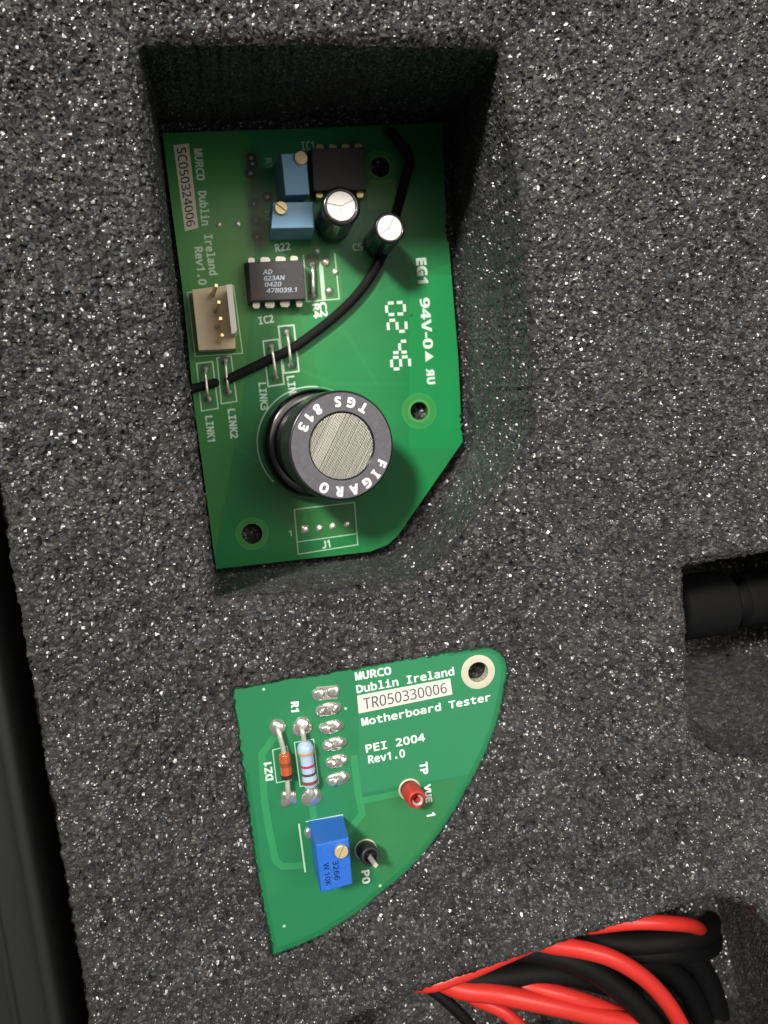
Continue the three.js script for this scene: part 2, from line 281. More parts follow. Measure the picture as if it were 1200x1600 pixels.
function pen(k, at, scale) {                       // drawing in photo pixels on a board's face
  const pxw = (x, y) => { const a = at(x, y), b = at(x + 1, y); return Math.hypot(b[0] - a[0], b[1] - a[1]); };
  const o = {
    line(pts, w, color, alpha = 1, close) { k.globalAlpha = alpha; k.strokeStyle = color; k.lineWidth = w * pxw(...pts[0]); k.lineJoin = 'miter'; k.lineCap = 'butt'; k.beginPath(); pts.forEach((p, i) => (i ? k.lineTo(...at(...p)) : k.moveTo(...at(...p)))); if (close) k.closePath(); k.stroke(); k.globalAlpha = 1; },
    fill(pts, color, alpha = 1) { k.globalAlpha = alpha; k.fillStyle = color; k.beginPath(); pts.forEach((p, i) => (i ? k.lineTo(...at(...p)) : k.moveTo(...at(...p)))); k.closePath(); k.fill(); k.globalAlpha = 1; },
    disc(x, y, r, color, alpha = 1) { const [a, b] = at(x, y); k.globalAlpha = alpha; k.fillStyle = color; k.beginPath(); k.arc(a, b, r * pxw(x, y), 0, 7); k.fill(); k.globalAlpha = 1; },
    ring(x, y, r, w, color, alpha = 1, a0 = 0, a1 = 7) { const [a, b] = at(x, y); k.globalAlpha = alpha; k.strokeStyle = color; k.lineWidth = w * pxw(x, y); k.beginPath(); k.arc(a, b, r * pxw(x, y), a0, a1); k.stroke(); k.globalAlpha = 1; },
    text(str, p0, p1, hgt, color, { alpha = 1, font = 'monospace', bold = 0.10, weight = '' } = {}) {   // baseline from p0 to p1, capitals hgt px high
      const a = at(...p0), b = at(...p1), L = Math.hypot(b[0] - a[0], b[1] - a[1]), size = hgt * pxw(...p0) / 0.72;
      k.save(); k.translate(...a); k.rotate(Math.atan2(b[1] - a[1], b[0] - a[0])); k.font = `${weight} ${size}px ${font}`; k.textBaseline = 'alphabetic';
      const w = k.measureText(str).width; k.scale(L / w, 1); k.globalAlpha = alpha; k.fillStyle = k.strokeStyle = color; k.lineJoin = 'round'; k.fillText(str, 0, 0);
      if (bold) { k.lineWidth = size * bold; k.strokeText(str, 0, 0); } k.restore(); k.globalAlpha = 1;
    },
    blur(x, y, r, color, alpha) { const [a, b] = at(x, y), R = r * pxw(x, y), g = k.createRadialGradient(a, b, 0, a, b, R); g.addColorStop(0, color); g.addColorStop(1, color.replace(/[\d.]+\)$/, '0)')); k.globalAlpha = alpha; k.fillStyle = g; k.fillRect(a - R, b - R, 2 * R, 2 * R); k.globalAlpha = 1; },
  };
  return o;
}
function mottle(k, c, n, amp) {                    // faint unevenness of the lacquer
  for (let i = 0; i < n; i++) { const x = rnd() * c.width, y = rnd() * c.height, r = rr(20, 160), g = k.createRadialGradient(x, y, 0, x, y, r), t = rnd() < 0.5 ? '255,255,160' : '0,30,20'; g.addColorStop(0, `rgba(${t},${amp})`); g.addColorStop(1, `rgba(${t},0)`); k.fillStyle = g; k.fillRect(x - r, y - r, 2 * r, 2 * r); }
  for (let i = 0; i < n * 4; i++) { k.fillStyle = rnd() < 0.5 ? 'rgba(235,245,235,0.16)' : 'rgba(10,30,10,0.22)'; k.beginPath(); k.arc(rnd() * c.width, rnd() * c.height, rr(0.6, 2.2), 0, 7); k.fill(); }
}
const SILK = '#dfeee0';
function segments(k, at, digit, cx, cy, w, h, rot, t) {  // a stencilled digit of separate strokes; w, h, t in photo px
  const on = { 0: 'abcdef', 2: 'abged', 4: 'fgbc', 6: 'afgedc' }[digit];
  const q = { a: [-w, -h, w, -h], b: [w, -h, w, 0], c: [w, 0, w, h], d: [-w, h, w, h], e: [-w, 0, -w, h], f: [-w, -h, -w, 0], g: [-w, 0, w, 0] };
  k.strokeStyle = SILK; k.lineCap = 'butt';
  for (const s of on) {
    const [x0, y0, x1, y1] = q[s], f = 0.17, p = [[x0 + (x1 - x0) * f, y0 + (y1 - y0) * f], [x1 - (x1 - x0) * f, y1 - (y1 - y0) * f]].map(([x, y]) => at(cx + x * Math.cos(rot) - y * Math.sin(rot), cy + x * Math.sin(rot) + y * Math.cos(rot)));
    const a = at(cx, cy), b = at(cx + 1, cy); k.lineWidth = t * Math.hypot(b[0] - a[0], b[1] - a[1]);
    k.beginPath(); k.moveTo(...p[0]); k.lineTo(...p[1]); k.stroke();
  }
}
const holes1 = [[594, 261, 1.7], [655, 642, 1.62], [394, 834, 1.85]];
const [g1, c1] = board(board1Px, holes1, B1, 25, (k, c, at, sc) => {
  const d = pen(k, at, sc);
  k.fillStyle = '#13783f'; k.fillRect(0, 0, c.width, c.height);
  d.fill([[250, 205], [388, 205], [398, 390], [380, 620], [330, 900], [300, 640]], '#4f8a38', 0.5); for (let i = 0; i < 6; i++) d.blur(300 + i * 36, 360 + (i % 3) * 90, 110, 'rgba(110,150,60,0.5)', 0.45);  // hazy yellow-green sheen at left and centre, painted into the lacquer colour
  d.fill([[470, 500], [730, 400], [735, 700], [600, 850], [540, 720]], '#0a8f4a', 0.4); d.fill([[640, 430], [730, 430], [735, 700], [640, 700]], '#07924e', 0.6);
  d.fill([[573, 282], [618, 280], [620, 326], [575, 328]], '#7a9a52', 0.55);
  d.fill([[470, 385], [530, 382], [536, 470], [480, 475]], '#5c8f4a', 0.4);
  mottle(k, c, 60, 0.035);
  for (const p of [[[300, 470], [300, 400], [342, 351]], [[372, 350], [395, 320]], [[400, 478], [400, 520], [424, 541]], [[445, 478], [447, 518]], [[432, 592], [470, 640]], [[455, 571], [520, 600], [640, 600]], [[514, 456], [580, 470], [600, 420]], [[477, 825], [477, 780]], [[520, 820], [530, 780]], [[357, 614], [372, 700], [430, 740]], [[467, 476], [540, 520], [590, 600]]]) d.line(p, 6, '#3fa55a', 0.16, false);
  for (let i = 0; i < 9; i++) d.blur(393 + i * 1.4, 244 + i * 17, 21, 'rgba(24,32,16,0.7)', 0.8);  // soft dark strip: shade beside the trimmers, painted into the face
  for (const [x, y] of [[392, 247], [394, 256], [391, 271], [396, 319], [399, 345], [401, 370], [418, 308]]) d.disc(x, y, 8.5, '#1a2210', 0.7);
  for (const [x, y, r] of [[594, 261, 25], [655, 642, 27], [394, 834, 26]]) { d.disc(x, y, r, '#4e9a45', 0.5); d.ring(x, y, r - 1, 2, '#7db567', 0.2); d.ring(x, y, 16, 2.5, '#b8b070', 0.35); }
  const S = (pts, w = 2, al = 0.9, close = true) => d.line(pts, w, SILK, al, close);
  // link outlines
  S([[307, 568], [332, 565], [341, 638], [315, 642]], 2, 0.85); S([[339, 559], [361, 556], [370, 627], [346, 631]], 2, 0.85);
  S([[411, 533], [435, 530], [444, 600], [419, 604]], 2.4); S([[435, 510], [459, 508], [467, 580], [444, 583]], 2.8);
  S([[293, 457], [365, 447], [379, 552], [305, 557]], 1.8, 0.8);
  S([[474, 398], [479, 471], [530, 467], [523, 396]], 2.2, 0.75, false); S([[501, 408], [506, 469]], 6.5, 0.85, false);
  for (const [x, y] of [[320, 576], [326, 625], [350, 563], [356, 614], [424, 541], [432, 591], [447, 518], [455, 571]]) d.disc(x, y, 8, '#3c4a34', 0.55);
  d.disc(509, 408, 9, '#4a5a38', 0.7); d.disc(488, 408, 12, '#2c3a20', 0.7); d.disc(489, 462, 9, '#2c3a20', 0.6); d.disc(515, 456, 8, '#2c3a20', 0.4);
  d.ring(490, 692, 87, 2, SILK, 0.85, Math.PI * 0.75, Math.PI * 1.52); d.ring(490, 692, 87, 1.2, SILK, 0.4, Math.PI * 1.52, Math.PI * 2.7);
  d.fill([[430, 765], [560, 790], [552, 835], [470, 842], [420, 800]], '#6b6a38', 0.28);
  S([[460, 796], [554, 785], [559, 851], [466, 866]], 1.6, 0.8); S([[464, 847], [557, 834]], 1.6, 0.8, false);
  const T = (s, a, b, h, o) => d.text(s, a, b, h, SILK, o);
  T('J1', [504, 857], [519, 854], 11, { alpha: 0.8 }); T('1', [451, 838], [459, 837], 9, { alpha: 0.6 });
  T('MURCO', [303, 232], [308, 282], 12, { alpha: 0.62 }); T('Dublin', [310, 298], [316, 353], 12, { alpha: 0.62 }); T('Ireland', [319, 366], [328, 431], 12, { alpha: 0.62 }); T('Rev1.0', [304, 385], [311, 446], 12, { alpha: 0.62 });
  T('LINK1', [321, 649], [326, 693], 11, { alpha: 0.75 }); T('LINK2', [356, 638], [361, 686], 11, { alpha: 0.8 }); T('LINK3', [404, 597], [408, 642], 11, { alpha: 0.75 }); T('LINK4', [448, 587], [455, 634], 11, { alpha: 0.85 });
  T('IC2', [404, 507], [429, 503], 11, { alpha: 0.85 }); T('IC1', [471, 235], [494, 233], 12, { alpha: 0.55 }); T('R22', [430, 393], [455, 390], 11, { alpha: 0.8 }); T('C5', [551, 392], [568, 390], 10, { alpha: 0.5 });
  T('R4', [488, 474], [491, 498], 10); T('C2', [499, 472], [502, 496], 10); T('R1', [415, 246], [417, 265], 9, { alpha: 0.35 }); T('R3', [413, 330], [414, 345], 9, { alpha: 0.3 });
  T('EG1', [650, 402], [654, 446], 15, { font: 'sans-serif', bold: 0.07, weight: 'bold' }); T('94V-0', [656, 465], [662, 546], 15, { font: 'sans-serif', bold: 0.03, weight: 'bold' });
  d.fill([[664, 548], [678, 557], [665, 566]], SILK); T('ЯU', [666, 577], [668, 602], 12, { font: 'sans-serif', weight: 'bold', bold: 0.06 });
  segments(k, at, 0, 618, 482, 9, 14, Math.PI / 2 - 0.06, 4.8); segments(k, at, 2, 620.5, 509, 9, 14, Math.PI / 2 - 0.06, 4.8); segments(k, at, 4, 624.5, 542, 8.5, 13, Math.PI / 2 - 0.06, 4.8); segments(k, at, 6, 626, 567, 9, 14, Math.PI / 2 - 0.06, 4.8);
  d.disc(643, 493, 2.5, '#2a5a20', 0.8); d.disc(681, 517, 1.5, '#0c5a2c', 0.8);
  for (let i = 0; i < 26; i++) { const x = rr(430, 560), y = rr(790, 830); d.disc(x, y, rr(1, 4), '#8a8550', 0.12); }
});
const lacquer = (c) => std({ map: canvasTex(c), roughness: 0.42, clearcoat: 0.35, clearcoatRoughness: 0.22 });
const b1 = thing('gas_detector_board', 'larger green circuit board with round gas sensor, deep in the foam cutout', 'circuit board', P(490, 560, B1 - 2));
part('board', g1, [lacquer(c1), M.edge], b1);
// spacers the board stands on
const under = (x, y) => rod(P(x, y, B1 - 2.6), P(x, y, B1 - 1.55), 1.2); 
for (const [x, y] of [[300, 300], [660, 420], [420, 800], [600, 780]]) part('spacer', under(x, y), M.edge, b1);

function dome(x, y, h, rx, rz, ry, rot = 0, square = false, lump = 0.12) {   // solder joint; radii mm
  const g = new THREE.SphereGeometry(1, 20, 14), p = g.attributes.position, c = P(x, y, h), ph = rr(0, 6);
  for (let i = 0; i < p.count; i++) {
    let X = p.getX(i), Yy = p.getY(i), Z = p.getZ(i);
    if (square) { const k = Math.max(Math.abs(X), Math.abs(Z)) / (Math.hypot(X, Z) || 1), q = 1 + (1 / Math.max(0.7, k) - 1) * 0.85; X *= q; Z *= q; Yy = Yy < 0 ? Yy * 0.1 : Yy; } else Yy = Yy < 0 ? Yy * 0.1 : Yy;
    const w = 1 + lump * (Math.sin(X * 3 + ph) * Math.cos(Z * 2.7 + ph * 1.7));
    p.setXYZ(i, X * rx * w * MM, Yy * ry * (1 + lump * Math.sin(X * 4 + Z * 3 + ph)) * MM, Z * rz * w * MM);
  }
  const m = mergeVertices((g.deleteAttribute('normal'), g.deleteAttribute('uv'), g)); m.computeVertexNormals();
  return m.rotateY(rot).translate(c.x, c.y, c.z);
}
const pad = (parent, x, y, h, r, ry = 0.35, mat = M.solder, square = false, rz = r) => part('solder_joint', dome(x, y, h, r, rz, ry, 0.08, square), mat, parent);
// trimmers
function screw(x, y, h, r, parent, rot) {
  const half = (s) => { const sh = new THREE.Shape(), a = 0.16; sh.absarc(0, 0, r * MM, s + a, s + Math.PI - a, false); return new THREE.ExtrudeGeometry(sh, { depth: 0.0004, bevelEnabled: true, bevelSize: 0.00008, bevelThickness: 0.0001, bevelSegments: 2, curveSegments: 16 }); };
  const low = new THREE.CylinderGeometry(r * MM, r * MM, 0.0005, 24).rotateX(Math.PI / 2).translate(0, 0, 0).toNonIndexed();
  const g = mergeGeometries([half(0), half(Math.PI), low].map((q) => (q.index ? q.toNonIndexed() : q))).rotateX(-Math.PI / 2).rotateY(rot), c = P(x, y, h);
  return part('screw', g.translate(c.x, c.y + 0.0001, c.z), M.brass, parent, 'brass slotted adjusting screw');
}
function trimmer(top, bot, hTop, hBot, mats, parent, label) { return part('trimmer', loft(quad(bot, hBot), quad(top, hTop), 0.22), mats, parent, label); }
const t1 = trimmer([[439, 240], [478, 239], [484, 304], [446, 305]], [[428, 258], [467, 257], [473, 318], [434, 319]], B1 + 6.8, B1, [M.blue1, M.blue1], b1, 'upper pale blue trimmer standing lengthwise');
screw(470, 248, B1 + 6.8, 0.95, t1, 0.75);
const t2 = trimmer([[426, 316], [489, 315], [491, 356], [424, 357]], [[421, 333], [484, 333], [487, 374], [421, 375]], B1 + 6.8, B1, [M.blue1, M.blue1], b1, 'lower pale blue trimmer standing crosswise');
screw(439, 326, B1 + 6.8, 0.95, t2, -0.6);
// chips
function chip(top, bot, h, mats, pinsTop, pinsBot, label, tip) {
  const c = part('chip', loft(quad(bot, B1 + 0.6), quad(top, h), 0.12), mats, b1, label);
  const pin = (x, y, w, side) => {                // shoulder sticking out of the body, then down to the board
    const a = P(x, y, h - 1.5), s = side, W = w * 0.106;
    const sh = new THREE.BoxGeometry(W * MM, 0.0003, 0.0013).translate(a.x, a.y, a.z - s * 0.0003);
    const dn = new THREE.BoxGeometry(W * 0.75 * MM, a.y - B1 * MM, 0.0003).translate(a.x, (a.y + B1 * MM) / 2, a.z + s * 0.0004);
    part('pin', mergeGeometries([sh, dn]), tip, c);
  };
  pinsTop.forEach(([x, y, w]) => pin(x, y, w, -1)); pinsBot.forEach(([x, y, w]) => pin(x, y, w, 1));
  return c;
}
{
  const c = canvas(512, 384), k = c.getContext('2d');
  k.fillStyle = '#39373a'; k.fillRect(0, 0, 512, 384);
  for (let i = 0; i < 900; i++) { k.fillStyle = `rgba(${rnd() < 0.5 ? '255,245,235' : '0,0,0'},0.03)`; k.beginPath(); k.arc(rnd() * 512, rnd() * 384, rr(1, 9), 0, 7); k.fill(); }
  k.fillStyle = 'rgba(120,70,40,0.25)'; k.beginPath(); k.arc(70, 330, 60, 0, 7); k.fill();
  k.fillStyle = k.strokeStyle = '#a9b4c2'; k.lineWidth = 3;
  [['AD', 125, 120, 90], ['623AN', 125, 185, 205], ['0420', 130, 248, 165], ['478039.1', 145, 312, 305]].forEach(([s, x, y, w]) => { k.save(); k.font = '62px sans-serif'; k.translate(x, y); k.transform(w / k.measureText(s).width, 0, -0.18, 1, 0, 0); k.fillText(s, 0, 0); k.strokeText(s, 0, 0); k.restore(); });
  const face = std({ map: canvasTex(c), roughness: 0.5 });
  chip([[388, 410], [474, 406], [477, 467], [392, 470]], [[381, 412], [468, 410], [472, 472], [387, 477]], B1 + 3.6, [M.chip, face], [[393, 408, 10], [414.5, 407, 15], [438.5, 406, 16], [459.5, 405, 12]], [[400.5, 476.5, 11], [421.7, 475.5, 15], [445, 474, 15], [467.5, 474, 10]], 'lower eight-pin chip with printed grey markings', M.tin);
  chip([[487, 232], [571, 230], [573, 296], [490, 298]], [[482, 240], [566, 238], [568, 304], [485, 306]], B1 + 3.6, [M.chip, M.chip], [[500, 231, 12], [520, 231, 12], [540, 230, 12], [560, 230, 12]], [[499, 303.5, 11], [520, 303, 11], [541, 303, 11], [562.5, 303, 11]], 'upper black chip in the shade', M.gold);
}
// electrolytic capacitors
function capacitor(x, y, h, r, rTop, label, turn) {
  const top = P(x, y, B1 + h), foot = new THREE.Vector3(top.x, B1 * MM, top.z), n = new THREE.Vector3(0.02, 1, -0.02).normalize(), a = foot.clone();
  const s = part('capacitor', along(lathe([[0, 0.3], [r - 0.3, 0.3], [r, 0.7], [r, 1.6], [r - 0.16, 1.9], [r - 0.16, 2.3], [r, 2.6], [r, h - 0.7], [r - 0.05, h - 0.35], [r - 0.25, h - 0.08], [rTop + 0.15, h + 0.02], [rTop, h - 0.1], [rTop - 0.02, h - 0.3]], 48), a, a.clone().add(n)), M.sleeve, b1, label);
  const can = [along(new THREE.CylinderGeometry(rTop * MM, rTop * MM, 0.0003, 40).translate(0, (h - 0.4) * MM, 0), a, a.clone().add(n)).toNonIndexed()];
  const petals = [[0, 2.55], [2.55, 4.1], [4.1, 6.283]];
  for (const [a0, a1] of petals) {
    const sh = new THREE.Shape(), off = (a0 + a1) / 2, gx = Math.cos(off) * 0.12 * MM / Math.sin((a1 - a0) / 2), gy = Math.sin(off) * 0.12 * MM / Math.sin((a1 - a0) / 2), R = (rTop - 0.12) * MM, e = 0.06;
    sh.moveTo(gx, gy); sh.absarc(0, 0, R, a0 + e, a1 - e, false); sh.lineTo(gx, gy);
    can.push(along(new THREE.ExtrudeGeometry(sh, { depth: 0.00022, bevelEnabled: true, bevelSize: 0.00004, bevelThickness: 0.00005, bevelSegments: 2, curveSegments: 24 }).rotateX(-Math.PI / 2).rotateY(turn).translate(0, (h - 0.27) * MM, 0), a, a.clone().add(n)));
  }
  part('can_top', mergeGeometries(can.map((q) => (q.index ? q.toNonIndexed() : q))), M.alu, s, 'bare aluminium top scored into three fields');
  const st = new THREE.CylinderGeometry((r + 0.02) * MM, (r + 0.02) * MM, (h - 3.2) * MM, 10, 1, true, 0.9, 0.62).translate(0, (h - 3.2) / 2 * MM + 2.7 * MM, 0);
  part('stripe', along(st, a, a.clone().add(n)), M.white, s, 'pale polarity stripe');
  return s;
}
capacitor(531, 324, 11.2, 3.1, 2.35, 'wider black capacitor beside the trimmers', 0.5);
capacitor(607, 358, 11.0, 2.55, 2.05, 'slimmer black capacitor at the end of the black wire', 1.2);
// connector
{
  const h = B1 + 3.4, top = [[299.5, 452], [364, 444], [368, 545], [310, 548]];
  const c = part('connector', loft(drop(quad(top, h), B1), quad(top, h), 0.2), [M.ivory, M.ivory], b1, 'cream plastic four-pin connector');
  const wt = [[353, 444.5], [362.5, 443.5], [369.5, 508], [370, 517], [366.5, 521.5], [361.5, 522]];
  part('locking_wall', loft(drop(quad(wt, h + 5.6), h - 0.1), quad(wt, h + 5.6), 0.2), [M.white, M.white], c, 'tall white locking wall of the connector');
  [[332.5, 460, 338, 446], [336, 485, 342, 472], [339, 510, 344.6, 497.5], [342, 534, 347.2, 523.5]].forEach(([x, y, tx, ty]) => {
    const a = P(x, y, h - 0.2), b = P(tx, ty, h + 6.2);
    part('pin', along(new THREE.CylinderGeometry(0.32 * MM, 0.42 * MM, a.distanceTo(b), 4).rotateY(Math.PI / 4).toNonIndexed().translate(0, a.distanceTo(b) / 2, 0), a, b), M.gold, c);
  });
}
// wire links
function wireLink(x0, y0, x1, y1, mat, parent, arch, h, r = 0.25) {
  const a = P(x0, y0, h), b = P(x1, y1, h), m = (f, e) => a.clone().lerp(b, f).setY((h + e) * MM);
  part('wire_link', tube([m(0, 0), m(0.05, arch * 0.6), m(0.2, arch), m(0.5, arch * 1.05), m(0.8, arch), m(0.95, arch * 0.6), m(1, 0)], r, 40, 10), mat, parent);
  pad(parent, x0, y0, h, 0.55, 0.3, M.dullSolder); pad(parent, x1, y1, h, 0.55, 0.3, M.dullSolder);
}
wireLink(321, 577, 326, 624, M.tin, b1, 2.0, B1); wireLink(352, 564, 357, 613, M.tin, b1, 1.3, B1); wireLink(424, 542, 431, 591, M.tin, b1, 2.0, B1); wireLink(448, 519, 454, 571, M.tin, b1, 2.0, B1); wireLink(488, 414, 489, 462, M.solder, b1, 0.9, B1, 0.34);
for (const [x, y, r] of [[342, 351, 0.5], [372, 350, 0.5], [392, 247, 0.35], [394, 256, 0.3], [391, 271, 0.35], [396, 319, 0.3], [399, 345, 0.35], [401, 370, 0.4], [418, 308, 0.5], [415, 332, 0.35], [496, 392, 0.5], [509.5, 410, 0.6], [524, 425, 0.6], [514.5, 454, 0.5], [476.5, 827, 0.75], [499.5, 825, 0.62], [520, 822, 0.62], [542.5, 819, 0.62]]) pad(b1, x, y, B1, r, r * 0.7, r > 0.45 ? M.tin : M.dullSolder, r === 0.75);
// gas sensor
{
  const a = P(492, 693, B1), b = P(535, 697, B1 + 16), L = a.distanceTo(b) / MM;
  const capMat = std({ color: lin(0.085, 0.082, 0.092), roughness: 0.42 });
  const s = part('gas_sensor', along(lathe([[0, 0.2], [8.1, 0.2], [8.1, 3.2], [7.9, 3.4], [8.1, L - 6], [8.65, L - 5.6], [8.82, L - 5.2], [8.82, L - 0.6], [8.66, L - 0.2], [8.35, L], [5.55, L], [5.35, L - 0.15], [5.3, L - 0.7], [0, L - 0.7]], 96), a, b), std({ color: lin(0.022, 0.022, 0.026), roughness: 0.25 }), b1, 'round black gas sensor leaning slightly to the right');
  part('flange', along(lathe([[8.12, 0.3], [9.6, 0.3], [9.65, 0.6], [9.65, 2.0], [9.4, 2.6], [8.8, 3.0], [8.12, 3.1]], 96), a, b), std({ color: lin(0.12, 0.12, 0.13), metalness: 1, roughness: 0.22 }), s, 'shiny metal base flange of the sensor');
  // cap face with its ring of lettering
  const c = canvas(1024, 1024), k = c.getContext('2d');
  k.fillStyle = '#5d5b62'; k.fillRect(0, 0, 1024, 1024);
  for (let i = 0; i < 1400; i++) { k.fillStyle = `rgba(${rnd() < 0.5 ? '255,255,255' : '0,0,0'},0.025)`; k.beginPath(); k.arc(rnd() * 1024, rnd() * 1024, rr(2, 22), 0, 7); k.fill(); }
  const R = 8.82, S = 512 / R; k.translate(512, 512); k.fillStyle = k.strokeStyle = '#e9ecf2'; k.lineWidth = 8; k.lineJoin = 'round';
  const put = (ch, deg, outward, rad) => { k.save(); const t = deg * Math.PI / 180; k.translate(Math.cos(t) * rad * S, Math.sin(t) * rad * S); k.rotate(outward ? t + Math.PI / 2 : t - Math.PI / 2); k.font = 'bold 124px sans-serif'; k.textAlign = 'center'; k.textBaseline = 'middle'; k.fillText(ch, 0, 0); k.strokeText(ch, 0, 0); k.restore(); };
  [['T', -61], ['G', -79], ['S', -97], ['8', -126], ['1', -141], ['3', -156]].forEach(([ch, g]) => put(ch, g, false, 7.05));
  [['F', 22], ['I', 38], ['G', 54], ['A', 73], ['R', 92.5], ['O', 114]].forEach(([ch, g]) => put(ch, g, true, 7.25));
  k.setTransform(1, 0, 0, 1, 0, 0); for (let i = 0; i < 500; i++) { const t = rnd() * 6.283, q = rr(330, 510); k.fillStyle = rnd() < 0.6 ? 'rgba(95,92,98,0.5)' : 'rgba(200,195,180,0.35)'; k.beginPath(); k.arc(512 + Math.cos(t) * q, 512 + Math.sin(t) * q, rr(0.8, 3.2), 0, 7); k.fill(); }
  const ring = new THREE.RingGeometry(5.55 * MM, 8.34 * MM, 96, 1), p = ring.attributes.position, uv = ring.attributes.uv;
  for (let i = 0; i < p.count; i++) uv.setXY(i, 0.5 + p.getX(i) / (2 * R * MM), 0.5 + p.getY(i) / (2 * R * MM));
  ring.rotateX(-Math.PI / 2).translate(0, (L + 0.03) * MM, 0);
  part('cap_face', along(ring, a, b), std({ map: canvasTex(c), roughness: 0.5 }), s, 'grey cap face with a ring of white lettering');
  // woven screen: parallel wires over a finer set across
  const wires = [];
  const rs = 5.3, put2 = (off, rot, yy, rad) => { const l = 2 * Math.sqrt(Math.max(0.02, rs * rs - off * off)); wires.push(new THREE.CylinderGeometry(rad * MM, rad * MM, l * MM, 5, 1).rotateX(Math.PI / 2).translate(off * MM, yy * MM, 0).rotateY(rot)); };
  for (let o = -5.1; o <= 5.1; o += 0.225) put2(o + rr(-0.02, 0.02), -0.46, L - 0.42 + rr(-0.02, 0.02), Math.abs(o + 2.6) < 0.8 ? 0.094 : 0.072);  // band of thicker wires shaped to give a bright reflection streak
  part('screen', along(mergeGeometries(wires), a, b), std({ color: lin(0.26, 0.255, 0.22), metalness: 0.8, roughness: 0.33 }), s, 'fine woven metal screen in the sensor cap');
}
// serial labels
function label(px, h, parent, draw, w, hgt) {
  const c = canvas(w, hgt), k = c.getContext('2d'); draw(k, w, hgt);
  const q = quad(px, h + 0.06), g = loft(drop(q, h + 0.005), q, 0.02);
  part('serial_label', g, [M.white, std({ map: canvasTex(c), roughness: 0.55 })], parent);
}
const paper = (k, w, h, col) => { k.fillStyle = col; k.fillRect(0, 0, w, h); for (let i = 0; i < 300; i++) { k.fillStyle = `rgba(90,80,60,${rr(0, 0.06)})`; k.beginPath(); k.arc(rnd() * w, rnd() * h, rr(1, 14), 0, 7); k.fill(); } };
label([[271, 227], [295, 224], [310, 356], [289, 361]], B1, b1, (k, w, h) => { paper(k, w, h, '#d8cfbd'); k.translate(w * 0.18, h * 0.03); k.rotate(Math.PI / 2); k.font = `${w * 0.82}px sans-serif`; k.fillStyle = k.strokeStyle = '#26242a'; k.lineWidth = 2; const s = 'SC050324006', m = k.measureText(s).width; k.scale(h * 0.94 / m, 1); k.fillText(s, 0, 0); k.strokeText(s, 0, 0); }, 128, 720);

// black wire lying over the board and the short piece beyond the links
const w1 = thing('black_wire', 'thin black insulated wire curving across the larger board beneath the wire links', 'wire', P(597, 395, B1 + 0.9));
part('insulation', capped([[611, 206, 2.2], [624, 222, 2.2], [638, 242, 2], [640, 256, 1.8], [634, 275, 1.4], [628, 300, 1.2], [616, 345, 1], [604, 383, 1], [585, 422, 1], [560, 458, 1], [525, 493, 0.95], [487, 523, 0.9], [452, 547, 0.9], [420, 562, 0.9], [398, 573, 0.95], [358, 592, 0.9]].map(([x, y, h]) => P(x, y, B1 + h)), 0.82, 160, 14), M.cable, w1);
const w2 = thing('black_wire', 'short black wire end under the wire link nearest the left edge of the larger board', 'wire', P(318, 602, B1 + 0.8));
part('insulation', capped([[278, 612, 2.2], [300, 607, 1.0], [318, 603, 0.85], [336, 598, 0.85]].map(([x, y, h]) => P(x, y, B1 + h)), 0.76, 40, 14), M.cable, w2);

// ------------------------------------------------------------------ tester board
const [g2, c2] = board(board2Px, [[747, 1050, 1.5]], B2, 44, (k, c, at, sc) => {
  const d = pen(k, at, sc), T = (s, a, b, h, o) => d.text(s, a, b, h, '#f0f8f0', o);
  k.fillStyle = '#237a4e'; k.fillRect(0, 0, c.width, c.height);
  d.fill([[560, 1040], [800, 1000], [800, 1200], [640, 1225], [562, 1240]], '#328a60', 0.5);  // washed-out glare towards the upper right, painted into the colour
  d.fill([[566, 1275], [566, 1254], [720, 1215], [680, 1310], [600, 1390], [545, 1300]], '#3a7a46', 0.45);
  mottle(k, c, 50, 0.03);
  d.line(board2Px.slice(4), 17, '#11693c', 0.55);
  const tr = (pts, w = 11) => d.line(pts, w, '#37935c', 0.75);
  tr([[430, 1150], [409, 1178], [413, 1250], [421, 1300], [431, 1345], [441, 1354], [478, 1352]], 11); tr([[553, 1180], [559, 1235], [566, 1272], [542, 1302]], 11); tr([[562, 1252], [640, 1236]], 10); tr([[487, 1250], [490, 1280]], 10);
  d.line([[426, 1160], [450, 1130]], 7, '#37935c', 0.3);
  T('MURCO', [555, 1063], [612, 1053], 12, { bold: 0.06 }); T('Dublin Ireland', [557, 1083], [711, 1054], 12, { bold: 0.06 }); T('Motherboard Tester', [565, 1134], [768, 1094], 11.5, { bold: 0.06 });
  T('PEI 2004', [571, 1176], [665, 1157], 12, { bold: 0.06 }); T('Rev1.0', [575, 1193], [634, 1182], 12, { bold: 0.06 });
  T('R1', [455, 1096], [456, 1116], 11); T('DZ1', [427, 1219], [423, 1187], 11, { alpha: 0.75 });
  T('TP', [656, 1192], [658, 1211], 11); T('VUE', [663, 1227], [666, 1255], 9); T('1', [667, 1270], [668, 1279], 12); T('P0', [565, 1360], [567, 1382], 11);
  const S = (pts, w = 1.6, cl = true, al = 0.85) => d.line(pts, w, '#d5ecd4', al, cl);
  S([[426, 1172], [449, 1166], [455, 1219], [432, 1223]]); S([[460, 1160], [490, 1155], [498, 1224], [469, 1229]]); S([[467, 1287], [477, 1363]], 2.6, false); S([[478, 1284], [535, 1273], [538, 1296]], 1.8, false);
  for (const [x, y] of [[412, 1077], [444, 1447], [540, 1107], [594, 1384]]) d.disc(x, y, 2.4, '#c8e8c8', 0.8);
});
const b2 = thing('tester_board', 'smaller green quarter-round tester board lying flush in the foam', 'circuit board', P(540, 1250, B2 - 1.6));
part('board', g2, [lacquer(c2), M.edge], b2);
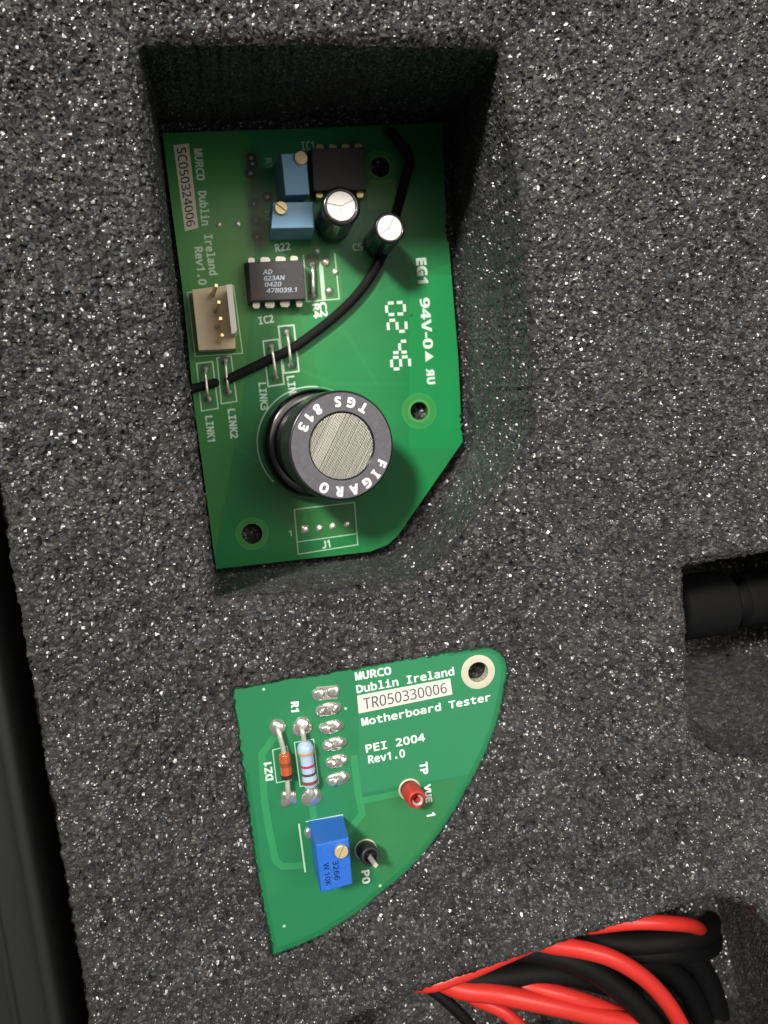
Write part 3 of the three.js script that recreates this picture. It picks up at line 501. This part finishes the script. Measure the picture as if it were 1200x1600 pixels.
{ const c = P(747, 1050, B2); part('hole_ring', lathe([[1.5, -1.5], [1.5, 0.08], [1.56, 0.12], [2.5, 0.12], [2.56, 0.02]], 64).translate(c.x, c.y, c.z), M.cream, b2, 'pale plated ring round the mounting hole'); }
[[497, 1084, 521, 1081, true], [502, 1110, 525, 1106], [507, 1137, 528, 1134], [512, 1164, 533, 1160], [517, 1191, 536, 1187], [519, 1219, 538, 1214]].forEach(([x, y, u, v, sq]) => {
  if (sq) { part('solder_joint', dome(x + 1, y, B2, 1.05, 0.95, 0.6, 0.15), M.solder, b2); part('solder_joint', dome(u - 1, v, B2, 1.1, 1.0, 0.5, 0.15), M.solder, b2); const q = quad([[494, 1074], [527, 1071], [528, 1092], [496, 1095]], B2 + 0.16); part('pad', loft(drop(q, B2), q, 0.05), [M.solder, M.solder], b2); return; }
  part('solder_joint', mergeGeometries([dome((x + u) / 2, (y + v) / 2, B2, 1.72, 1.0, 0.42, 0.12, false, 0.08), dome(x + 1, y, B2, 0.98, 0.86, 0.82, 0.15), dome(u - 2, v, B2, 0.92, 0.84, 0.62, 0.15, false, 0.2)]), M.solder, b2);
});
pad(b2, 434, 1136, B2, 1.2, 0.8); pad(b2, 451, 1247, B2, 1.15, 0.55, M.solder, true); pad(b2, 472, 1135, B2, 1.45, 0.85); pad(b2, 487, 1244, B2, 1.5, 0.75); pad(b2, 482, 1301, B2, 0.6, 0.5, M.solder, false, 0.9);
function axial(name, x0, y0, x1, y1, prof, mat, padA, padB, label, bands) {
  const a = P(x0, y0, B2 + 1.25), b = P(x1, y1, B2 + 1.25), L = a.distanceTo(b) / MM;
  const o = part(name, along(lathe(prof(L), 32), a, b), mat, b2, label), q = (v, dy) => v.clone().setY(v.y + dy * MM);
  const lead = (e, pd) => part('lead', tube([e, e.clone().lerp(P(...pd, B2 + 1.25), 0.7), P(...pd, B2 + 0.85), P(...pd, B2 + 0.2)], 0.36, 20, 10), M.tin, o);
  lead(a, padA); lead(b, padB);
  for (const [f0, f1, r, m] of bands) part('colour_band', along(new THREE.CylinderGeometry(r * MM, r * MM, (f1 - f0) * L * MM, 32, 1, true).translate(0, (f0 + f1) / 2 * L * MM, 0), a, b), m, o);
  return o;
}
const bandMat = (r, g, b) => std({ color: lin(r, g, b), roughness: 0.35 });
axial('resistor', 475.5, 1158, 486, 1232, (L) => [[0, 0], [0.5, 0.05], [0.95, 0.4], [1.14, 0.9], [1.16, 1.5], [1.02, 1.95], [0.97, 2.3], [0.97, L - 2.2], [1.05, L - 1.8], [1.14, L - 1.3], [1.1, L - 0.7], [0.8, L - 0.25], [0.4, L], [0, L]], std({ color: lin(0.42, 0.55, 0.74), roughness: 0.3, clearcoat: 0.4 }), [472, 1138], [487, 1243], 'pale blue resistor with coloured bands',
  [[0.2, 0.245, 1.175, bandMat(0.55, 0.30, 0.10)], [0.47, 0.52, 0.99, bandMat(0.42, 0.03, 0.06)], [0.64, 0.69, 0.99, bandMat(0.12, 0.05, 0.05)], [0.79, 0.86, 1.155, bandMat(0.22, 0.08, 0.04)]]);
axial('diode', 444, 1176, 449, 1217, (L) => [[0, 0], [0.55, 0.02], [0.75, 0.2], [0.8, 0.5], [0.8, L - 0.5], [0.75, L - 0.2], [0.5, L], [0, L]], std({ color: lin(0.50, 0.10, 0.025), roughness: 0.12, clearcoat: 1, clearcoatRoughness: 0.05 }), [434.5, 1139], [450.5, 1246], 'small orange glass diode',
  [[0.8, 0.95, 0.815, bandMat(0.04, 0.02, 0.02)], [0.34, 0.5, 0.812, bandMat(0.28, 0.06, 0.03)]]);
// blue trimmer
{
  const c = canvas(256, 384), k = c.getContext('2d'); k.fillStyle = '#2a69c8'; k.fillRect(0, 0, 256, 384);
  for (let i = 0; i < 300; i++) { k.fillStyle = `rgba(${rnd() < 0.5 ? '255,255,255' : '0,0,60'},0.03)`; k.beginPath(); k.arc(rnd() * 256, rnd() * 384, rr(2, 12), 0, 7); k.fill(); }
  k.fillStyle = k.strokeStyle = '#10275f'; k.lineWidth = 2.5;
  [['3266', 118, 158, 170], ['W 10K', 38, 158, 190]].forEach(([s, x, y, w]) => { k.save(); k.translate(x, y); k.rotate(Math.PI / 2); k.font = '62px sans-serif'; k.scale(w / k.measureText(s).width, 1); k.fillText(s, 0, 0); k.strokeText(s, 0, 0); k.restore(); });
  const t = trimmer([[493, 1320], [545, 1309], [551, 1382], [502, 1396]], [[482, 1283], [535, 1274], [540, 1345], [491, 1358]], B2 + 6.6, B2, [M.blue2, std({ map: canvasTex(c), roughness: 0.42 })], b2, 'bright blue trimmer with dark printed marking');
  screw(533, 1328, B2 + 6.6, 0.85, t, 1.2);
}
// test pins
function testPin(x0, y0, x1, y1, h, r, mat, label) {
  const a = P(x0, y0, B2), b = P(x1, y1, B2 + h), L = a.distanceTo(b) / MM;
  const o = part('test_pin', along(lathe([[0, 0], [r, 0], [r * 1.02, L * 0.3], [r * 0.98, L * 0.7], [r * 0.9, L * 0.76], [r * 0.6, L * 0.76], [r * 0.55, L * 0.4], [0, L * 0.4]], 32), a, b), mat, b2, label);
  part('pin_ring', new THREE.TorusGeometry((r + 0.12) * MM, 0.16 * MM, 8, 32).rotateX(Math.PI / 2).translate(a.x, a.y + 0.00008, a.z), M.cream, o);
  return [o, a, b, L];
}
{
  const [o, a, b, L] = testPin(640, 1233, 656, 1256, 4.6, 1.4, M.redSleeve, 'red sleeved test pin with an open metal loop');
  const d = b.clone().sub(a).normalize(), e = new THREE.Vector3(0.8, 0, -0.6), m = (f, s) => a.clone().addScaledVector(d, L * f * MM).addScaledVector(e, s * MM);
  part('loop', tube([m(0.35, -0.62), m(0.75, -0.62), m(0.95, -0.35), m(1.0, 0.1), m(0.9, 0.55), m(0.65, 0.62), m(0.35, 0.6)], 0.24, 40, 8), M.tin, o);
}
{
  const [o, a, b] = testPin(571, 1327, 582, 1343, 4.4, 1.4, M.blackPlastic, 'black sleeved test pin with a bright metal tip');
  const p = P(579, 1340, B2 + 3), q = P(587, 1352, B2 + 5.4);
  part('tip', along(new THREE.CylinderGeometry(0.42 * MM, 0.46 * MM, p.distanceTo(q), 4).toNonIndexed().translate(0, p.distanceTo(q) / 2, 0), p, q), M.tin, o);
}
label([[558, 1087], [703.5, 1060], [707, 1085], [560.5, 1115]], B2, b2, (k, w, h) => { paper(k, w, h, '#dcd9d2'); k.font = `${h * 0.86}px sans-serif`; k.fillStyle = '#3a3a40'; const s = 'TR050330006', m = k.measureText(s).width; k.translate(w * 0.055, h * 0.84); k.scale(w * 0.9 / m, 1); k.fillText(s, 0, 0); }, 900, 168);

// ------------------------------------------------------------------ test leads in the lower cutout
const redMat = std({ color: lin(0.62, 0.030, 0.022), roughness: 0.36, clearcoat: 0.3, clearcoatRoughness: 0.3 }), blackLead = std({ color: lin(0.005, 0.005, 0.0055), roughness: 0.6, specularIntensity: 0.35 });
const red = thing('test_lead', 'coiled red test lead in the cutout at the lower edge of the foam', 'cable', P(900, 1560, -20));
const black = thing('test_lead', 'coiled black test lead lying between the red loops', 'cable', P(940, 1540, -20));
const strand = (o, mat, r, pts) => part('strand', capped(pts.map(([x, y, h]) => P(x, y, h)), r, 80, 16), mat, o);
strand(red, redMat, 1.25, [[560, 1532, -13], [620, 1534, -11], [672, 1538, -9.5], [720, 1523, -9], [790, 1493, -9], [860, 1462, -10], [930, 1432, -12]]);
strand(red, redMat, 1.45, [[800, 1462, -11], [860, 1476, -10], [905, 1483, -9], [955, 1497, -8.5], [1005, 1527, -8.5], [1045, 1570, -9], [1072, 1620, -10], [1090, 1680, -12]]);
strand(red, redMat, 1.3, [[920, 1448, -13], [985, 1441, -12], [1040, 1442, -12.5], [1080, 1446, -15], [1098, 1456, -20]]);
strand(red, redMat, 1.65, [[670, 1522, -15], [715, 1544, -13], [775, 1553, -11.5], [850, 1568, -11], [920, 1584, -11.5], [1000, 1604, -12.5], [1060, 1630, -14]]);
strand(red, redMat, 1.4, [[780, 1526, -15], [832, 1543, -12.5], [885, 1556, -12], [945, 1576, -13], [1000, 1598, -15]]);
strand(red, redMat, 1.2, [[740, 1560, -18], [785, 1580, -17], [815, 1606, -17], [840, 1640, -18]]);
strand(black, blackLead, 2.0, [[780, 1480, -15], [850, 1489, -14], [905, 1505, -12.5], [960, 1540, -12], [1010, 1588, -12], [1045, 1650, -13]]);
strand(black, blackLead, 1.9, [[520, 1510, -18], [630, 1525, -17], [720, 1533, -14], [790, 1526, -13.5], [860, 1521, -14], [930, 1530, -16], [990, 1552, -18]]);
strand(black, blackLead, 1.9, [[880, 1472, -16], [940, 1473, -15], [1000, 1474, -15], [1060, 1468, -16], [1104, 1456, -20], [1112, 1440, -28]]);
strand(black, blackLead, 1.7, [[880, 1500, -18], [960, 1492, -17], [1040, 1489, -17.5], [1085, 1488, -20], [1112, 1480, -25], [1116, 1465, -31]]);
strand(black, blackLead, 2.4, [[960, 1500, -29], [1030, 1512, -28], [1070, 1540, -28], [1098, 1600, -29], [1105, 1680, -30]]);  // the thick deep strands are added to keep the cutout floor black
strand(black, blackLead, 2.4, [[1000, 1470, -30], [1050, 1482, -30], [1092, 1510, -30], [1118, 1570, -30], [1130, 1680, -30]]);
strand(black, blackLead, 2.4, [[900, 1520, -22], [980, 1545, -22], [1050, 1590, -22], [1085, 1680, -23]]);
strand(black, blackLead, 1.0, [[600, 1490, -19], [660, 1535, -17], [700, 1566, -15.5], [735, 1602, -15], [760, 1640, -16]]);

// ------------------------------------------------------------------ black probe handle in the side cutout
{
  const a = P(1050, 951, -17), b = P(1330, 915, -17), L = a.distanceTo(b) / MM;
  const o = thing('probe', 'black plastic probe handle lying in the cutout at the edge of the foam', 'probe', P(1150, 940, -23));
  const blk = std({ color: lin(0.004, 0.004, 0.0045), roughness: 0.8, specularIntensity: 0.3 });
  part('grip', along(lathe([[0, 0], [4.6, 0], [5.5, 0.6], [5.7, 1.2], [5.7, 9.4], [5.4, 9.9], [4.0, 10.1], [0, 10.1]], 64), a, b), blk, o);
  part('body', along(lathe([[3.6, 10.0], [3.6, 12.0], [4.6, 12.4], [4.9, 12.9], [4.9, L], [0, L]], 64), a, b), blk, o);
}
renderer.render(scene, camera);
